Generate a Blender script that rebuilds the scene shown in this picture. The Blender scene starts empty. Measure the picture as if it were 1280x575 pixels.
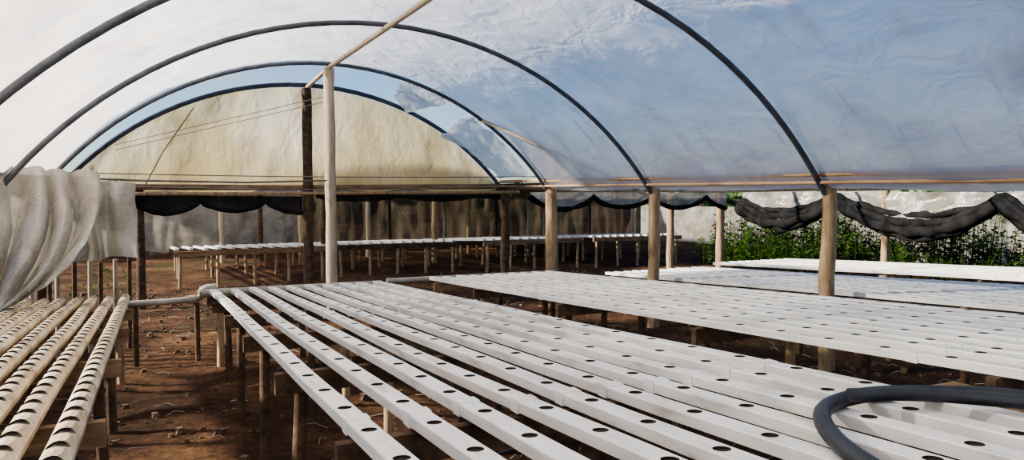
import bpy, bmesh, math, random
from mathutils import Vector, noise, Matrix
random.seed(7)
scene=bpy.context.scene
R=math.radians
# ---------------------------------------------------------------- materials
def new_mat(name):
    m=bpy.data.materials.new(name); m.use_nodes=True
    nt=m.node_tree; nt.nodes.clear()
    out=nt.nodes.new('ShaderNodeOutputMaterial')
    return m,nt,out
def N(nt,t,**kw):
    n=nt.nodes.new(t)
    for k,v in kw.items():
        if hasattr(n,k): setattr(n,k,v)
    return n
def coords(nt,scale=(1,1,1)):
    tc=N(nt,'ShaderNodeTexCoord'); mp=N(nt,'ShaderNodeMapping')
    mp.inputs['Scale'].default_value=scale
    nt.links.new(tc.outputs['Object'],mp.inputs['Vector'])
    return mp.outputs['Vector']
def noise_n(nt,vec,scale,detail=6,rough=.6,dist=0):
    n=N(nt,'ShaderNodeTexNoise'); n.inputs['Scale'].default_value=scale
    n.inputs['Detail'].default_value=detail; n.inputs['Roughness'].default_value=rough
    n.inputs['Distortion'].default_value=dist
    nt.links.new(vec,n.inputs['Vector']); return n.outputs['Fac']
def ramp(nt,fac,stops):
    r=N(nt,'ShaderNodeValToRGB'); nt.links.new(fac,r.inputs['Fac'])
    e=r.color_ramp.elements
    while len(e)<len(stops): e.new(.5)
    for i,(p,c) in enumerate(stops):
        e[i].position=p
        e[i].color=(c[0],c[1],c[2],1) if hasattr(c,'__len__') else (c,c,c,1)
    return r.outputs['Color']
def solid(name,stops,scale=5,stretch=(1,1,1),rough=.7,bump=.0,bscale=None,detail=6,spec=.3,dist=0,metal=0):
    m,nt,out=new_mat(name)
    v=coords(nt,stretch)
    f=noise_n(nt,v,scale,detail,.65,dist)
    c=ramp(nt,f,stops)
    b=N(nt,'ShaderNodeBsdfPrincipled')
    nt.links.new(c,b.inputs['Base Color']); b.inputs['Roughness'].default_value=rough
    b.inputs['Specular IOR Level'].default_value=spec
    b.inputs['Metallic'].default_value=metal
    if bump:
        f2=noise_n(nt,v,bscale or scale*4,8,.7)
        bp=N(nt,'ShaderNodeBump'); bp.inputs['Strength'].default_value=bump; bp.inputs['Distance'].default_value=.02
        nt.links.new(f2,bp.inputs['Height']); nt.links.new(bp.outputs['Normal'],b.inputs['Normal'])
    nt.links.new(b.outputs['BSDF'],out.inputs['Surface'])
    return m
def sheet(name,stops,alpha,scale=1.5,stretch=(1,1,1),trans=.6,ascale=None,bump=.3,bscale=6,gloss=.04,dist=.5,streak=0,dirt=None):
    """thin translucent sheet; alpha=(min,max) coverage driven by noise; dirt=(z0,z1,amount,color) dust settled low on the sheet"""
    m,nt,out=new_mat(name)
    v=coords(nt,stretch)
    f=noise_n(nt,v,scale,7,.62,dist)
    c=ramp(nt,f,stops)
    bp=N(nt,'ShaderNodeBump'); bp.inputs['Strength'].default_value=bump; bp.inputs['Distance'].default_value=.05
    nt.links.new(noise_n(nt,v,bscale,4,.5,1.0),bp.inputs['Height'])
    tr=N(nt,'ShaderNodeBsdfTranslucent'); df=N(nt,'ShaderNodeBsdfDiffuse'); tp=N(nt,'ShaderNodeBsdfTransparent')
    gl=N(nt,'ShaderNodeBsdfGlossy'); gl.inputs['Roughness'].default_value=.25
    a=ramp(nt,noise_n(nt,v,ascale or scale*.7,6,.6,1.2),[(.3,alpha[0]),(.7,alpha[1])])
    if streak:
        v2=coords(nt,(.5,3.5,.5))
        s_=ramp(nt,noise_n(nt,v2,1.3,6,.6,.8),[(.56,0.0),(.72,streak)])
        ad=N(nt,'ShaderNodeMath',operation='ADD',use_clamp=True); nt.links.new(a,ad.inputs[0]); nt.links.new(s_,ad.inputs[1]); a=ad.outputs[0]
    if dirt:
        z0,z1,amt,dc=dirt
        sp=N(nt,'ShaderNodeSeparateXYZ'); nt.links.new(coords(nt),sp.inputs[0])
        nn=noise_n(nt,coords(nt),1.1,6,.6,.6)
        mz=N(nt,'ShaderNodeMath',operation='MULTIPLY_ADD'); nt.links.new(nn,mz.inputs[0]); mz.inputs[1].default_value=-1.3; nt.links.new(sp.outputs['Z'],mz.inputs[2])
        mr=N(nt,'ShaderNodeMapRange'); nt.links.new(mz.outputs[0],mr.inputs['Value'])
        mr.inputs['From Min'].default_value=z1-.65; mr.inputs['From Max'].default_value=z0-.65
        mr.inputs['To Min'].default_value=0; mr.inputs['To Max'].default_value=1
        mxc=N(nt,'ShaderNodeMix',data_type='RGBA'); nt.links.new(mr.outputs[0],mxc.inputs[0]); nt.links.new(c,mxc.inputs[6]); mxc.inputs[7].default_value=(*dc,1); c=mxc.outputs[2]
        am=N(nt,'ShaderNodeMath',operation='MULTIPLY'); nt.links.new(mr.outputs[0],am.inputs[0]); am.inputs[1].default_value=amt
        ad=N(nt,'ShaderNodeMath',operation='ADD',use_clamp=True); nt.links.new(a,ad.inputs[0]); nt.links.new(am.outputs[0],ad.inputs[1]); a=ad.outputs[0]
    for s in (tr,df): nt.links.new(c,s.inputs['Color']); nt.links.new(bp.outputs['Normal'],s.inputs['Normal'])
    nt.links.new(bp.outputs['Normal'],gl.inputs['Normal'])
    m1=N(nt,'ShaderNodeMixShader'); m1.inputs[0].default_value=trans
    nt.links.new(df.outputs[0],m1.inputs[1]); nt.links.new(tr.outputs[0],m1.inputs[2])
    m2=N(nt,'ShaderNodeMixShader'); m2.inputs[0].default_value=gloss
    nt.links.new(m1.outputs[0],m2.inputs[1]); nt.links.new(gl.outputs[0],m2.inputs[2])
    m3=N(nt,'ShaderNodeMixShader')
    nt.links.new(a,m3.inputs[0]); nt.links.new(tp.outputs[0],m3.inputs[1]); nt.links.new(m2.outputs[0],m3.inputs[2])
    nt.links.new(m3.outputs[0],out.inputs['Surface'])
    return m
M={}
M['pvc']=solid('white_pvc_channel',[(.25,(.38,.36,.32)),(.45,(.66,.65,.62)),(.7,(.79,.78,.76))],6,(3,.6,3),.48,0,spec=.35)
M['pvc_old']=solid('dirty_pvc_pipe',[(.3,(.22,.16,.09)),(.5,(.46,.38,.27)),(.72,(.68,.62,.50))],7,(2,.8,2),.5,0)
M['hole']=solid('painted_hole_shade',[(.3,(.012,.01,.008)),(.7,(.035,.028,.02))],20,rough=.9)  # shade inside the white channels, painted as near-black discs under the holes
M['pipe']=solid('grey_pvc_pipe',[(.3,(.18,.16,.135)),(.7,(.36,.34,.30))],5,rough=.55)
M['log']=solid('weathered_log',[(.28,(.09,.055,.03)),(.45,(.29,.20,.115)),(.7,(.50,.37,.225))],5,(3,3,.5),.85,.6,18)
M['logpale']=solid('pale_grey_log',[(.28,(.15,.115,.08)),(.45,(.33,.27,.2)),(.7,(.48,.41,.32))],5,(3,3,.4),.85,.5,18)
M['dark']=solid('old_dark_timber',[(.3,(.03,.019,.012)),(.5,(.08,.05,.03)),(.75,(.16,.10,.06))],6,(2,2,2),.9,.6,20)
M['plank']=solid('sawn_plank',[(.3,(.11,.065,.035)),(.5,(.24,.155,.09)),(.75,(.38,.26,.16))],4,(1,6,6),.85,.4,20)
M['eave']=solid('eave_pole_wood',[(.3,(.20,.12,.06)),(.5,(.36,.24,.14)),(.75,(.52,.37,.22))],4,(4,.6,4),.85,.4,20)
M['steel']=solid('galvanised_arch_pipe',[(.3,(.05,.055,.065)),(.7,(.12,.13,.15))],6,rough=.5,metal=.3)
M['purlin']=solid('purlin_wood',[(.3,(.26,.21,.15)),(.7,(.48,.41,.31))],5,(5,.5,5),.8,.2)
M['wire']=solid('wire_grey',[(.3,(.06,.06,.06)),(.7,(.16,.15,.14))],5,rough=.5)
M['hose']=solid('hose_rubber',[(.3,(.012,.0135,.017)),(.7,(.035,.038,.046))],8,rough=.45,spec=.4)
M['rock']=solid('soil_clod',[(.3,(.04,.023,.015)),(.7,(.19,.13,.085))],12,rough=.95,bump=.5)
M['film']=sheet('greenhouse_film',[(.25,(.66,.65,.645)),(.5,(.84,.82,.80)),(.75,(.96,.93,.90))],(.62,.90),1.0,(1,.8,1),.78,.38,.8,2.6,.03,dist=1.2,streak=.22,dirt=(1.6,2.8,.28,(.64,.55,.50)))
M['tarp']=sheet('mouldy_gable_tarp',[(.28,(.38,.31,.15)),(.42,(.58,.51,.32)),(.55,(.70,.64,.48)),(.75,(.78,.74,.60))],(.95,.995),.9,(1,1,.55),.66,bump=.4,gloss=.02,dist=.8,dirt=(1.55,2.4,.05,(.42,.34,.16)))
M['cloth']=sheet('white_shade_cloth',[(.3,(.30,.28,.245)),(.6,(.50,.475,.43)),(.8,(.62,.60,.55))],(.88,.98),3,trans=.12,bump=.5,bscale=25,gloss=0)
M['flap']=sheet('torn_white_film',[(.3,(.6,.6,.6)),(.7,(.85,.84,.82))],(.8,.97),3,trans=.65,bump=.4,bscale=8,gloss=.03)
M['greyfilm']=sheet('old_grey_film',[(.3,(.15,.135,.11)),(.5,(.29,.27,.235)),(.75,(.42,.40,.365))],(.88,.98),2.0,trans=.3,bump=.5,gloss=.03)
M['browncloth']=sheet('brown_windbreak_net',[(.3,(.045,.034,.024)),(.5,(.095,.075,.053)),(.75,(.19,.155,.115))],(.84,.97),1.3,(1,1,.6),trans=.4,bump=.4,gloss=0)
M['black']=sheet('black_shade_net',[(.3,(.010,.010,.011)),(.7,(.030,.030,.031))],(.96,.995),5,trans=.12,bump=.5,gloss=0)
M['leaf']=sheet('weed_leaf',[(.3,(.03,.07,.012)),(.55,(.075,.145,.028)),(.8,(.20,.27,.07))],(1,1),3,trans=.4,bump=0,gloss=.02)
M['tree']=sheet('tree_leaf',[(.3,(.03,.07,.02)),(.7,(.12,.20,.06))],(1,1),1,trans=.3,bump=0,gloss=.03)
# soil
m,nt,out=new_mat('red_soil'); v=coords(nt)
f1=noise_n(nt,v,.9,9,.68,.6); f2=noise_n(nt,v,14,8,.75); f3=noise_n(nt,v,.45,5,.6,1.0)
c1=ramp(nt,f1,[(.32,(.036,.021,.014)),(.5,(.095,.050,.030)),(.68,(.23,.13,.07))])
c2=ramp(nt,f2,[(.3,(.3,.28,.25)),(.52,(.9,.9,.9)),(.72,(1.5,1.45,1.3))])
mx=N(nt,'ShaderNodeMix',data_type='RGBA',blend_type='MULTIPLY'); mx.inputs[0].default_value=1
nt.links.new(c1,mx.inputs[6]); nt.links.new(c2,mx.inputs[7])
g=ramp(nt,f3,[(.55,0.0),(.66,.6)])
mx2=N(nt,'ShaderNodeMix',data_type='RGBA'); nt.links.new(g,mx2.inputs[0]); nt.links.new(mx.outputs[2],mx2.inputs[6]); mx2.inputs[7].default_value=(.06,.065,.022,1)
b=N(nt,'ShaderNodeBsdfPrincipled'); b.inputs['Roughness'].default_value=.95; b.inputs['Specular IOR Level'].default_value=.1
nt.links.new(mx2.outputs[2],b.inputs['Base Color'])
bp=N(nt,'ShaderNodeBump'); bp.inputs['Strength'].default_value=1.0; bp.inputs['Distance'].default_value=.09
nt.links.new(noise_n(nt,v,9,10,.75),bp.inputs['Height']); nt.links.new(bp.outputs['Normal'],b.inputs['Normal'])
nt.links.new(b.outputs[0],out.inputs['Surface']); M['soil']=m

# ---------------------------------------------------------------- mesh builder
class MB:
    def __init__(s): s.v=[];s.f=[];s.m=[];s.mats=[];s.sm=[]
    def mi(s,k):
        if k not in s.mats: s.mats.append(k)
        return s.mats.index(k)
    def add(s,vs,fs,k,smooth=False):
        o=len(s.v); s.v+=[tuple(p) for p in vs]; i=s.mi(k)
        for f in fs: s.f.append([o+a for a in f]); s.m.append(i); s.sm.append(smooth)
    def box(s,c,d,k,rot=None):
        x,y,z=[a/2 for a in d]
        vs=[Vector((a,b_,c_)) for c_ in (-z,z) for a,b_ in ((-x,-y),(x,-y),(x,y),(-x,y))]
        fs=[[0,1,5,4],[1,2,6,5],[2,3,7,6],[3,0,4,7],[3,2,1,0],[4,5,6,7]]
        if rot: vs=[rot@p for p in vs]
        s.add([p+Vector(c) for p in vs],fs,k)
    def tube(s,pts,r,k,n=10,cap=True,irr=0,smooth=True):
        pts=[Vector(p) for p in pts]; rs=r if hasattr(r,'__len__') else [r]*len(pts)
        vs=[];prev=None
        for i,p in enumerate(pts):
            t=(pts[min(i+1,len(pts)-1)]-pts[max(i-1,0)]).normalized()
            if prev is None:
                a=Vector((0,0,1)) if abs(t.z)<.9 else Vector((1,0,0))
                u=t.cross(a).normalized()
            else: u=(prev-t*prev.dot(t)).normalized()
            prev=u; w=t.cross(u)
            for j in range(n):
                q=2*math.pi*j/n; rr=rs[i]
                if irr: rr*=1+irr*noise.noise(p*3+Vector((math.cos(q)*1.3,math.sin(q)*1.3,0)))
                vs.append(p+(u*math.cos(q)+w*math.sin(q))*rr)
        fs=[[i*n+j,i*n+(j+1)%n,(i+1)*n+(j+1)%n,(i+1)*n+j] for i in range(len(pts)-1) for j in range(n)]
        s.add(vs,fs,k,smooth)
        if cap:
            o=(len(pts)-1)*n
            s.add(vs[:n],[list(range(n-1,-1,-1))],k); s.add(vs[o:],[list(range(n))],k)
    def grid(s,fn,nu,nv,k,smooth=True,skip=None):
        vs=[fn(i/nu,j/nv) for j in range(nv+1) for i in range(nu+1)]
        fs=[[j*(nu+1)+i,j*(nu+1)+i+1,(j+1)*(nu+1)+i+1,(j+1)*(nu+1)+i] for j in range(nv) for i in range(nu) if not(skip and skip(i/nu,j/nv))]
        s.add(vs,fs,k,smooth)
    def obj(s,name):
        me=bpy.data.meshes.new(name); me.from_pydata(s.v,[],s.f)
        for k in s.mats: me.materials.append(M[k])
        me.polygons.foreach_set('material_index',s.m); me.polygons.foreach_set('use_smooth',s.sm)
        me.update(); o=bpy.data.objects.new(name,me); scene.collection.objects.link(o); return o
def nz(x,y=0,z=0): return noise.noise(Vector((x,y,z)))

# ---------------------------------------------------------------- ground
def gz(x,y): return .035*nz(x*.6,y*.6)+.022*nz(x*2.1,y*2.1,4)+.014*nz(x*6,y*6,9)
gb=MB()
gb.grid(lambda a,b_:(-12+40*a,-8+40*b_,gz(-12+40*a,-8+40*b_)-.02),300,300,'soil')
for x0,y0,x1,y1 in ((-150,-100,-12,200),(28,-100,200,200),(-12,-100,28,-8),(-12,32,28,200)):
    gb.add([(x0,y0,-.03),(x1,y0,-.03),(x1,y1,-.03),(x0,y1,-.03)],[[0,1,2,3]],'soil')
gb.obj('ground')
rb=MB()
for i in range(2600):
    x=random.uniform(-2,9);y=random.uniform(1.5,14); r=random.choice([.008,.01,.015,.02,.03,.045])*random.uniform(.7,1.2)
    vs=[];
    for a in range(6):
        for e in (-.5,.5):
            q=a*math.pi/3+e*.5; rr=r*random.uniform(.7,1.15)*(.9 if e<0 else .7)
            vs.append((x+rr*math.cos(q),y+rr*math.sin(q),gz(x,y)-.02+r*(.45+e*.9)))
    fs=[[2*a,(2*a+2)%12,(2*a+3)%12,2*a+1] for a in range(6)]+[[1,3,5,7,9,11]]
    rb.add(vs,fs,'rock')
for i in range(700):
    x=random.uniform(-1.2,8);y=random.uniform(2,12);q=random.uniform(0,6.28);L=random.uniform(.05,.25);z0=gz(x,y)
    rb.tube([(x,y,z0-.005),(x+L*.5*math.cos(q),y+L*.5*math.sin(q),z0+.012),(x+L*math.cos(q+.3),y+L*math.sin(q+.3),z0-.005)],.0035,'logpale' if i%3 else 'dark',3,cap=False)
rb.obj('soil_clods')

# ---------------------------------------------------------------- frame
XL,XR=-1.16,5.5; XC=(XL+XR)/2; SP=(XR-XL)/2
FOOT=1.62; APEX=3.33
def arch_h(dx,apex=APEX,sp=SP):
    rise=apex-FOOT
    r=(sp*sp+rise*rise)/(2*rise)
    return apex-(r-math.sqrt(max(r*r-dx*dx,0)))
def arch_pts(xc,y,n=40,apex=APEX):
    return [(xc+dx,y,arch_h(dx,apex)) for dx in [SP*math.sin(math.pi/2*(-1+2*i/n)) for i in range(n+1)]]
AY=[-3,-.4,2.2,4.8,7.4,10.0]
GA=3.25
for y in AY+[11.6]:
    b_=MB(); b_.tube(arch_pts(XC,y,apex=APEX if y<11 else GA),.026 if y<11 else .035,'steel',8); b_.obj('greenhouse_arch')
XC2=XR+SP+.1
b_=MB(); b_.tube([(XC,-3.4,APEX-.045),(XC,3,APEX-.05),(XC,10,APEX-.045),(XC,11.7,GA-.045)],.03,'purlin',8); b_.obj('ridge_purlin')
def eave(x,z,k='log',r=.035,ya=-3.4,yb=11.8):
    b=MB(); n=24
    b.tube([(x+.03*nz(i*.6,z),ya+(yb-ya)*i/n,z+.02*nz(i*.5,5)) for i in range(n+1)],r,k,8,irr=.25); return b
b_=eave(XR-.06,1.80,r=.026,k='eave'); b_.tube([(XR+.03,-3.4,1.755),(XR+.02,4,1.75),(XR+.03,11.8,1.745)],.026,'dark',6)
b_.tube([(XR-.08,-3.4,1.715),(XR-.07,4,1.72),(XR-.08,11.8,1.715)],.018,'eave',6)
b_.obj('eave_beam')
eave(XL,1.80).obj('eave_beam'); eave(XC2+SP+.05,1.80).obj('eave_beam')
def post(x,y,h,r,k='log',lean=0,z0=-.08):
    b=MB(); n=12
    b.tube([(x+lean*i/n+.012*nz(i*.5,x,y),y+.012*nz(i*.5,y,x),z0+(h-z0)*i/n) for i in range(n+1)],[r*(1.08-.12*i/n) for i in range(n+1)],k,14,irr=.22)
    b.obj('wooden_post')
for y in AY: post(XR+.06,y,1.72,.068 if y<9 else .09)
post(XR,11.55,1.70,.075,'dark')
for y in AY[:-2]: post(XL,y,1.76,.06,'dark')
post(XL,10,1.76,.06,'dark')
post(XC,10.0,3.27,.072,'logpale'); post(XC,4.8-7.2,3.27,.07,'logpale')
post(XC-.02,11.50,GA-.06,.075,'dark'); post(-.15,11.65,1.66,.055,'dark')
post(9.1,11.6,1.66,.07); post(10.35,11.6,1.68,.08); post(XC2+SP,9.3,1.76,.07,'log'); post(XC2+SP,6.6,1.76,.07,'log')
for x,y,h,k in ((1.45,18.2,1.75,'logpale'),(3.02,17,1.7,'log'),(4.9,18.3,1.7,'logpale'),(5.9,16.2,1.7,'log'),(3.0,14.5,1.5,'dark'),(7.6,18.2,1.7,'log'),(8.5,16.5,1.4,'pipe'),(2.3,18.3,1.6,'dark'),(11.5,16,1.7,'log')):
    post(x,y,h,.06 if k!='pipe' else .03,k)
b_=MB(); b_.tube([(XL-.2,11.6,1.70),(2,11.58,1.69),(XR+.2,11.6,1.72)],.042,'plank',8,irr=.2)
b_.tube([(XL-.2,11.42,1.60),(2,11.42,1.60),(XR+.2,11.42,1.62)],.026,'log',8,irr=.2); b_.obj('gable_tie_beam')
b_=MB(); b_.tube([(XR+.2,11.6,1.70),(9,11.58,1.66),(XC2+SP,11.6,1.72)],.05,'plank',8,irr=.2)
b_.tube([(XR+.1,10.0,1.66),(9,10,1.64),(XC2+SP,10,1.68)],.03,'logpale',8)
b_.tube([(XR+.1,7.4,1.70),(9,7.4,1.66),(XC2+SP,7.4,1.70)],.022,'log',8)
b_.obj('gable_tie_beam')
b_=MB()
for y,z,s in ((10,1.86,.03),(10,1.72,.06)):
    b_.tube([(XL+.05+(XR-XL-.2)*i/16,y+.05,z-s*math.sin(math.pi*i/16)) for i in range(17)],.007,'wire',5)
for z_ in (2.55,2.62): b_.tube([(XC-.0,10.1,z_+.3),(XC-2.6,11.5,z_-.35)],.005,'wire',5)
b_.obj('tension_wire')
b_=MB(); b_.tube([(4.35,10.05,2.70),(5.1,9.1,2.18),(5.48,8.6,1.92),(5.95,7.95,1.55)],.025,'purlin',8); b_.obj('diagonal_brace')

# ---------------------------------------------------------------- films
b=MB()
def fn(a,c):
    dx=SP*1.0*math.sin(math.pi/2*(-1+2*a)); y=-3.2+(10.12+3.2)*c
    if c>.93: y+= (c-.93)*14*(.22*nz(a*9,3)+.12*nz(a*25,7))
    ph=((y+3)/2.6)%1; sag=.05*math.sin(math.pi*ph)**2 if y<10 else 0
    wr=.016*nz(dx*2.5,y*1.2,XC)+.009*nz(dx*8,y*3,XC)
    nrm=Vector((dx,0,2.6)).normalized(); h=arch_h(dx)+.04
    k=wr-sag+.02
    return (XC+dx+nrm.x*k,y,h+nrm.z*k)
b.grid(fn,90,200,'film'); b.obj('greenhouse_roof_film')
b=MB()
b.grid(lambda a,c:(XL+(XR-XL)*a,12.4+9*c,1.75+1.25*math.sin(math.pi*a)**.8),30,8,'film')
b.grid(lambda a,c:(XR+(XC2+SP-XR)*a,12.4+9*c,1.78+.05*nz(a*9,c*9)),30,8,'black',skip=lambda a,c:c<.25)
b.obj('added_far_shade_cover')  # film and net cover added beyond the gable to dim the far benches
b_=MB()
def tarp(a,c):
    x=XL+.1+(XR-XL-.2)*a; top=arch_h(x-XC,GA)-.03
    bot=1.66+.05*nz(a*9,1)-(.22*max(0,nz(a*5+3,2)))
    bot=min(bot,top-.02)
    return (x,11.68+.035*nz(x*2.2,c*2)+.012*nz(x*9,c*3),bot+(top-bot)*c)
b_.grid(tarp,90,24,'tarp')
b_.tube([(XC-2.25,11.66,1.7),(XC-2.0,11.66,2.2),(XC-1.55,11.66,arch_h(1.55,GA)-.06)],.010,'tarp',6)
b_.obj('gable_tarp')
b_=MB()
b_.grid(lambda a,c:(4.3+1.05*a,10.3+1.2*c+.1*nz(a*4,c*3),arch_h(4.3+1.05*a-XC)+.05-.25*c*(1-a)+.05*nz(a*6,c*6)),20,14,'flap')
for (x0,x1,y0,y1) in ((3.3,4.0,10.1,10.9),):
    b_.grid(lambda a,c:(x0+(x1-x0)*a*(1-.7*c)+.1*nz(c*4),y0+(y1-y0)*c,arch_h(x0+(x1-x0)*a-XC)+.03-.1*c+.04*nz(a*5,c*5)),8,10,'flap')
b_.obj('torn_film_flap')

# ---------------------------------------------------------------- benches
def channel(b,x,ya,yb,zf,w=.064,h=.038,pitch=.29,hr=.0225,hl=None,mat='pvc',rnd=False,seed=0,sleeve=True):
    hl=hl or hr; n=16
    L=pitch; ncell=int((yb-ya)/L); y0=yb-ncell*L
    def off(y): return .014*nz(y*.45,seed*3.3)+.003*nz(y*2,seed)
    def offz(y): return .009*nz(y*.5,seed*1.7+9)
    hw=w/2*(.97 if rnd else 1)
    def pz(xx): return (math.sqrt(max((w/2)**2-xx*xx,0))-w/2) if rnd else 0
    rect=[]
    for side in range(4):
        for t in (0,.25,.5,.75):
            if side==0: rect.append((hw,-.5+t*1) )
            elif side==1: rect.append((hw-2*hw*t,.5))
            elif side==2: rect.append((-hw,.5-t))
            else: rect.append((-hw+2*hw*t,-.5))
    circ=[]
    for i in range(n):
        q=-math.pi/4+2*math.pi*i/n; circ.append((hr*math.cos(q),hl*math.sin(q)))
    for c in range(ncell):
        yc=y0+(c+.5)*L
        vs=[]
        for (px,py) in rect:
            y=yc+py*L; vs.append((x+px+off(y),y,zf(y)+offz(y)+pz(px)))
        for (px,py) in circ:
            y=yc+py; vs.append((x+px+off(y),y,zf(y)+offz(y)+pz(px)))
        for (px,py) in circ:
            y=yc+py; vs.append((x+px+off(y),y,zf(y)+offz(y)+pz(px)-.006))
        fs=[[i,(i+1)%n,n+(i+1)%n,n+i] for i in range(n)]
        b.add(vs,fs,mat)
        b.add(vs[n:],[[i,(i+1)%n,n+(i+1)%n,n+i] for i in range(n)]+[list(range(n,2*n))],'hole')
    ys=[y0+i*L for i in range(ncell+1)]
    if rnd: prof=[(hw*math.cos(q),-w/2+ (w/2)*math.sin(q)) for q in [R(14-i*(208/8)) for i in range(9)]]; prof[0]=(hw,pz(hw)); prof[-1]=(-hw,pz(hw))
    else: prof=[(hw,0),(hw+.002,-.004),(hw-.001,-h),(-hw+.001,-h),(-hw-.002,-.004),(-hw,0)]
    vs=[(x+px+off(y),y,zf(y)+offz(y)+pzz) for y in ys for px,pzz in prof]; m_=len(prof)
    fs=[[i*m_+j,(i+1)*m_+j,(i+1)*m_+j+1,i*m_+j+1] for i in range(ncell) for j in range(m_-1)]
    b.add(vs,fs,mat,False)
    o=ncell*m_; b.add(vs[:m_],[list(range(m_))],mat); b.add(vs[o:],[list(range(m_-1,-1,-1))],mat)
    if sleeve:
        for ysn in (2.0+.12*nz(seed*7.7),5.1+.3*nz(seed*3.1,2)):
            if ya+.2<ysn<yb-.2:
                k=round((ysn-y0)/L); y=y0+k*L
                b.box((x+off(y),y,zf(y)+offz(y)-h/2+.0005),(w+.008,.05,h+.005),mat)
def bench(x0,x1,nch,ya,yb,zf,sup,mat='pvc',rnd=False,legs=(0,.5,1),legk='dark',**kw):
    b=MB(); w=kw.get('w',.064); h=w if rnd else .038
    for i in range(nch):
        x=x0+w/2+(x1-x0-w)*i/(nch-1)
        channel(b,x,ya+.06*nz(i*3.1,ya),yb+.05*nz(i*2.3,yb),zf,mat=mat,rnd=rnd,seed=i+x0*5,**kw)
    for s in sup:
        zt=zf(s)-h-.010
        b.box(((x0+x1)/2,s,zt-.045),(x1-x0+.08,.04,.09),'plank' if int(s*10)%2 else 'dark',Matrix.Rotation(R(.4*math.sin(s*9)),3,'Y'))
        for l in legs:
            x=x0+.08+(x1-x0-.16)*l; jx=.03*nz(s*5,x)
            b.tube([(x+jx*2,s+.045,-.08),(x+jx,s+.045,zt*.5),(x,s+.045,zt-.02)],[.032,.030,.029],legk if (int(s*7+l*3)%4) else 'log',9,irr=.25)
    return b
zA=lambda y:1.10-.053*y
b=bench(.49,2.14,10,-.9,7.6,zA,(-.3,.85,2.05,3.2,4.4,5.6,6.8,7.45))
b.tube([(.42,7.68,zA(7.6)-.04),(2.2,7.70,zA(7.6)-.05)],.04,'pipe',12)
b.obj('hydroponic_bench')
zB=lambda y:1.10-.053*y
b=bench(2.76,4.28,10,.6,7.75,zB,(1.62,3.25,4.8,6.4,7.5),legk='dark')
b.tube([(2.3,7.85,zB(7.8)-.03),(4.4,7.85,zB(7.8)-.04)],.032,'pipe',10)
b.box((2.82,1.62,zB(1.5)-.20),(.16,.5,.12),'plank')
b.tube([(2.70,1.95,-.05),(2.70,1.95,.85)],.025,'pipe',10)
b.obj('hydroponic_bench')
zC=lambda y:.95-.053*y
b=bench(5.85,7.65,12,1.2,8.95,zC,(2,3.7,5.4,7.1,8.7)); b.obj('hydroponic_bench')
b=bench(8.5,10.2,10,2.5,9.7,zC,(3.2,5.2,7.2,9.2)); b.obj('hydroponic_bench')
zL=lambda y:1.10-.053*y
b=bench(-1.04,-.20,7,-.6,7.75,zL,(.2,1.5,2.9,4.3,5.7,7.1),mat='pvc_old',rnd=True,legs=(0,1),w=.082,pitch=.15,hr=.030,hl=.032,sleeve=False)
b.obj('hydroponic_bench')
b=MB()
b.tube([(-.22,7.86,.57),(.1,7.84,.575),(.36,7.84,.585),(.41,7.84,.60),(.43,7.82,.64),(.43,7.80,.68),(.47,7.78,.70),(.55,7.80,.70)],.032,'pipe',12)
b.tube([(.30,7.84,.583),(.37,7.84,.585)],.042,'pipe',12); b.tube([(.43,7.81,.64),(.43,7.80,.675)],.042,'pipe',12)
b.tube([(-.16,7.85,-.03),(-.16,7.85,.54)],.025,'dark',8); b.tube([(.38,7.85,-.03),(.38,7.85,.55)],.025,'dark',8)
b.obj('drain_pipe')
b=MB()
for i in range(9):
    x=-1.2+.12*i+.03*nz(i*3); b.tube([(x,8.25+.25*(i%3),-.05),(x+.02,8.25+.25*(i%3),.95)],.022,'logpale' if i%2 else 'dark',7,irr=.3)
b.obj('wooden_stakes')
zF=lambda y:.67-.058*(y-13.6)
for x0,x1,ya in ((.35,2.9,13.6),(3.15,5.6,13.9),(6.1,8.4,13.6),(8.6,10.9,13.4)):
    b=bench(x0,x1,12,ya,ya+4.0,zF,(ya+.15,ya+1.6,ya+3.2),legs=(0,.25,.5,.75,1),legk='log',sleeve=False); b.obj('hydroponic_bench')

# ---------------------------------------------------------------- curtains
b=MB()
b.grid(lambda a,c:(-4+19*a,21+.14*nz(a*90,c*2)+.3*nz(a*5),-.05+1.85*c),220,10,'browncloth')
for i in range(12): b.tube([(-4+i*1.7,20.8,-.05),(-4+i*1.7,20.8,1.8)],.05,'logpale' if i%2 else 'dark',8)
b.obj('windbreak_net')
b=MB()
b.grid(lambda a,c:(-.3+3.9*a,19.9+.10*nz(a*18,c*1.5),.15+1.65*c+.06*nz(a*10)),80,14,'greyfilm')
b.obj('film_curtain')
def swag(b,p0,p1,n,drop,hgt,k,roll='black',rr=.035,seed=0):
    p0=Vector(p0);p1=Vector(p1)
    def bot(a): return drop*abs(math.sin(math.pi*a*n))**.7*(1+.3*nz(a*n,seed))
    side=(p1-p0).cross(Vector((0,0,1))).normalized()
    b.grid(lambda a,c:p0.lerp(p1,a)+side*(.03*nz(a*n*6,c*2,seed)+.02)-Vector((0,0,(hgt*.35+bot(a)+ .02*nz(a*40,seed))*(1-c))),int(n*24),8,k)
    if roll:
        N_=int(n*20)
        b.tube([p0.lerp(p1,i/N_)-Vector((0,0,hgt*.35+bot(i/N_)+rr*.5))+side*.02 for i in range(N_+1)],[rr*(1+.5*nz(i*.4,seed)) for i in range(N_+1)],roll,9,irr=.3)
b=MB(); swag(b,(XL+.9,11.54,1.58),(XC-.1,11.54,1.56),2.6,.15,.2,'black','black',.03,1); 
swag(b,(XC+.1,11.54,1.58),(XR-.1,11.54,1.58),2.3,.07,.12,'black',None,.03,2); b.obj('rolled_shade_net')
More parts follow.
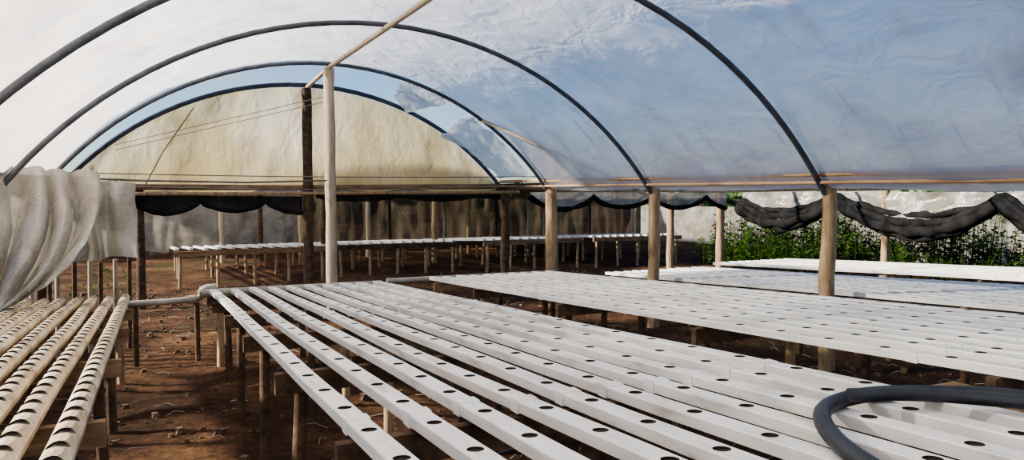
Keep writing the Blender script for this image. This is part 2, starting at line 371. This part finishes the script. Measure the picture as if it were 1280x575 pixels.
b=MB(); swag(b,(XR+.4,11.4,1.62),(10.3,11.4,1.60),3.4,.22,.15,'greyfilm','black',.045,3); b.obj('rolled_shade_net')
XE=XC2+SP+.1
b=MB(); 
def sc(a): 
    t=a*3.1+.12+.12*nz(a*3,4); return abs(math.sin(math.pi*t))**(.8)*(1+.25*nz(a*4,8))
DR=.56
def blk(a,c):
    y=13.0-9.5*a; s=sc(a)
    return (XE-.1+.08*nz(a*22,c*3)-.15*(1-c)*s, y, 1.62-(.12+DR*s)*(1-c))
b.grid(blk,120,12,'greyfilm')
N_=120
for kk,(dz,rr) in enumerate(((0,.10),(.10,.08),(-.07,.07),(.19,.06))):
    b.tube([(XE-.26+.03*kk,13.0-9.5*i/N_,1.60+dz*(.5+sc(i/N_))-(.12+DR*sc(i/N_))+.05*nz(i*.15,kk)) for i in range(N_+1)],[rr*(1+.6*nz(i*.3,kk*4)) for i in range(N_+1)],'black',10,irr=.5)
b.obj('sagging_shade_net')
b=MB(); b.grid(lambda a,c:(15.5+.1*nz(a*30,c),0+22*a,-.05+1.2*c),80,8,'greyfilm'); b.obj('plastic_fence')
b=MB()
def cur(a,c):
    x=-1.75+1.62*a; top=1.80-.05*a+.02*nz(a*7)-.03*abs(math.sin(a*14)); bot=1.0+.08*nz(a*5,3)-.10*(1-a)
    f=.09*math.sin(a*44+3.5*nz(a*6,c*.7))*(.4+.6*(1-c))+.06*nz(a*12,c*2)
    return (x+.03*nz(a*9,c*3)+.07*(1-c)*nz(a*4,8),7.98+f,bot+(top-bot)*c)
b.grid(cur,220,30,'cloth')
def drape(a,c):
    q=c
    P0=Vector((-.40,7.74,1.80)).lerp(Vector((-1.45,7.55,1.90)),q)
    P1=Vector((-.42,7.20,1.00)).lerp(Vector((-1.38,7.0,1.10)),q)
    P2=Vector((-.92,6.85,.80)).lerp(Vector((-1.45,6.45,.50)),q)
    p=P0*(1-a)**2+P1*2*a*(1-a)+P2*a*a
    amp=.45+.55*math.sin(math.pi*min(1,a*1.1))
    w_=c*30+a*5+3*nz(a*1.5,c*3)
    n_=(abs(math.sin(w_*.5))*2-1)*.10*amp+.10*nz(c*5,a*3,3)
    return p+Vector((n_*.25,-n_*1.3-.06,n_*.35+.02*nz(c*20,a*10)))
b.grid(drape,60,220,'cloth')
b.tube([(-1.9,7.9,1.82),(-1.0,7.9,1.78),(-.12,7.98,1.745),(1.0,9.0,1.74),(2.1,9.93,1.78)],.012,'wire',6)
b.obj('shade_cloth_curtain')
b=MB(); b.grid(lambda a,c:(XL-.45+.04*nz(a*30,c*2),1+11*a,-.05+.65*c+.08*nz(a*8)*c),80,6,'browncloth'); b.obj('side_windbreak_net')

# ---------------------------------------------------------------- hose
b=MB()
def spline(P,n=10):
    P=[Vector(p) for p in P]; out=[]
    for i in range(len(P)-1):
        a=P[max(i-1,0)];b1=P[i];c=P[i+1];d=P[min(i+2,len(P)-1)]
        for k in range(n):
            t=k/n; out.append(.5*((2*b1)+(c-a)*t+(2*a-5*b1+4*c-d)*t*t+(3*b1-a-3*c+d)*t**3))
    out.append(P[-1]); return out
z=lambda y:zA(y)+.026
b.tube(spline([(1.22,.72,z(.75)),(1.33,1.0,z(1.05)),(1.45,1.22,z(1.26)),(1.63,1.41,z(1.4)),(1.86,1.48,z(1.5)),(2.05,1.40,z(1.4)),(2.23,1.23,z(1.2)-.005),(2.45,1.0,z(1)-.05),(2.7,.7,z(1)-.16),(2.8,.2,.6),(2.7,-.3,.03),(2.2,-.9,.03)]),.023,'hose',14)
b.tube(spline([(2.1,.2,z(.2)),(2.25,.75,z(.8)),(2.20,1.02,z(1.1)+.01),(2.04,1.24,z(1.3)+.02),(1.90,1.35,z(1.42)+.028),(1.74,1.42,z(1.45)+.03)]),.019,'hose',14)
b.obj('garden_hose')
b=MB(); b.tube([(x,y,gz(x,y)) for x,y in [( -.9+.35*i+0, 3.9+.18*math.sin(i*.6)+.05*i) for i in range(16)]],.009,'hose',6); b.obj('irrigation_tube')

# ---------------------------------------------------------------- weeds
def weeds(name,regions,k):
    b=MB()
    for (x0,x1,y0,y1,cnt,hmin,hmax,ls) in regions:
        for i in range(cnt):
            x=random.uniform(x0,x1);y=random.uniform(y0,y1);h=random.uniform(hmin,hmax)*(.6+.8*max(0,.5+nz(x*.8,y*.8)))
            lx=random.uniform(-.15,.15);ly=random.uniform(-.15,.15)
            b.tube([(x,y,-.05),(x+lx*.5,y+ly*.5,h*.6),(x+lx,y+ly,h)],.006,k,3,cap=False)
            for j in range(int(16)):
                t=random.uniform(.2,1); q=random.uniform(0,6.28); L=ls*random.uniform(.6,1.3); up=random.uniform(-.4,.7)
                o=Vector((x+lx*t,y+ly*t,h*t)); d=Vector((math.cos(q),math.sin(q),up)).normalized(); sd=d.cross(Vector((0,0,1))).normalized()*L*.28
                b.add([o,o+d*L*.5+sd,o+d*L-Vector((0,0,L*.2)),o+d*L*.5-sd],[[0,1,2,3]],k)
    return b.obj(name)
weeds('weed_bushes',[(12.6,14.8,4,14.5,700,.5,1.2,.13),(11.0,12.3,10.0,13.5,120,.35,.8,.12)],'leaf')
weeds('weed_bushes',[(-3.6,-1.9,5,13,260,.3,.8,.11),(-1.2,-.1,13,18,70,.03,.06,.04)],'leaf')
b=MB()
for (cx,cy,cz,r) in [(-14,32,1.2,3),(-7,36,1.2,3),(2,38,1.2,3),(10,40,1.0,3),(19,38,.9,3),(27,30,.8,3),(34,22,.8,3),(38,12,.8,3),(-20,24,1.2,3)]:
    for i in range(900):
        d=Vector((random.gauss(0,1),random.gauss(0,1),random.gauss(0,.6))).normalized()*r*random.uniform(.75,1.02)
        o=Vector((cx,cy,cz*.6))+Vector((d.x,d.y,d.z*.5))
        if o.z<.0: continue
        a=Vector((random.uniform(-1,1),random.uniform(-1,1),random.uniform(-1,1))).normalized()*.35; c=a.orthogonal().normalized()*.22
        b.add([o-a,o+c,o+a,o-c],[[0,1,2,3]],'tree')
    b.tube([(cx,cy,-.1),(cx,cy,cz)],.25,'dark',8)
b.obj('distant_trees')

# ---------------------------------------------------------------- light
SD=Vector((-.84,.34,.44)).normalized()
sun=bpy.data.lights.new('sun','SUN'); sun.energy=13; sun.angle=R(3); sun.color=(1,.90,.76)
so=bpy.data.objects.new('sun',sun); scene.collection.objects.link(so); so.rotation_euler=SD.to_track_quat('Z','Y').to_euler(); so.location=(-10,0,12)
w=bpy.data.worlds.new('sky'); scene.world=w; w.use_nodes=True; nt=w.node_tree; nt.nodes.clear()
sky=N(nt,'ShaderNodeTexSky'); sky.sky_type='NISHITA'; sky.sun_disc=False; sky.sun_elevation=R(40); sky.sun_rotation=math.atan2(SD.x,SD.y)
sky.air_density=1.0; sky.dust_density=.3; sky.ozone_density=3
tint=N(nt,'ShaderNodeMix',data_type='RGBA',blend_type='MULTIPLY'); tint.inputs[0].default_value=1
nt.links.new(sky.outputs[0],tint.inputs[6]); tint.inputs[7].default_value=(.78,.92,1.06,1)
tc=N(nt,'ShaderNodeTexCoord'); mp=N(nt,'ShaderNodeMapping'); mp.inputs['Scale'].default_value=(1,1,2.4)
nt.links.new(tc.outputs['Generated'],mp.inputs['Vector'])
cl=ramp(nt,noise_n(nt,mp.outputs['Vector'],1.6,7,.55,.3),[(.52,0.0),(.72,.5)])
mx=N(nt,'ShaderNodeMix',data_type='RGBA'); nt.links.new(cl,mx.inputs[0]); nt.links.new(tint.outputs[2],mx.inputs[6]); mx.inputs[7].default_value=(5.2,5.0,5.0,1)
bg=N(nt,'ShaderNodeBackground'); bg.inputs[1].default_value=.16; nt.links.new(mx.outputs[2],bg.inputs[0])
wo=N(nt,'ShaderNodeOutputWorld'); nt.links.new(bg.outputs[0],wo.inputs[0])
# ---------------------------------------------------------------- camera
cam=bpy.data.cameras.new('camera'); cam.lens=26; cam.sensor_width=36; cam.clip_end=500; cam.clip_start=.05
co=bpy.data.objects.new('camera',cam); scene.collection.objects.link(co)
co.location=(0,0,1.65); co.rotation_euler=(R(90-3.07),0,R(-26)); scene.camera=co
scene.view_settings.view_transform='AgX'
try: scene.view_settings.look='AgX - Medium High Contrast'
except Exception: pass
scene.view_settings.exposure=.05
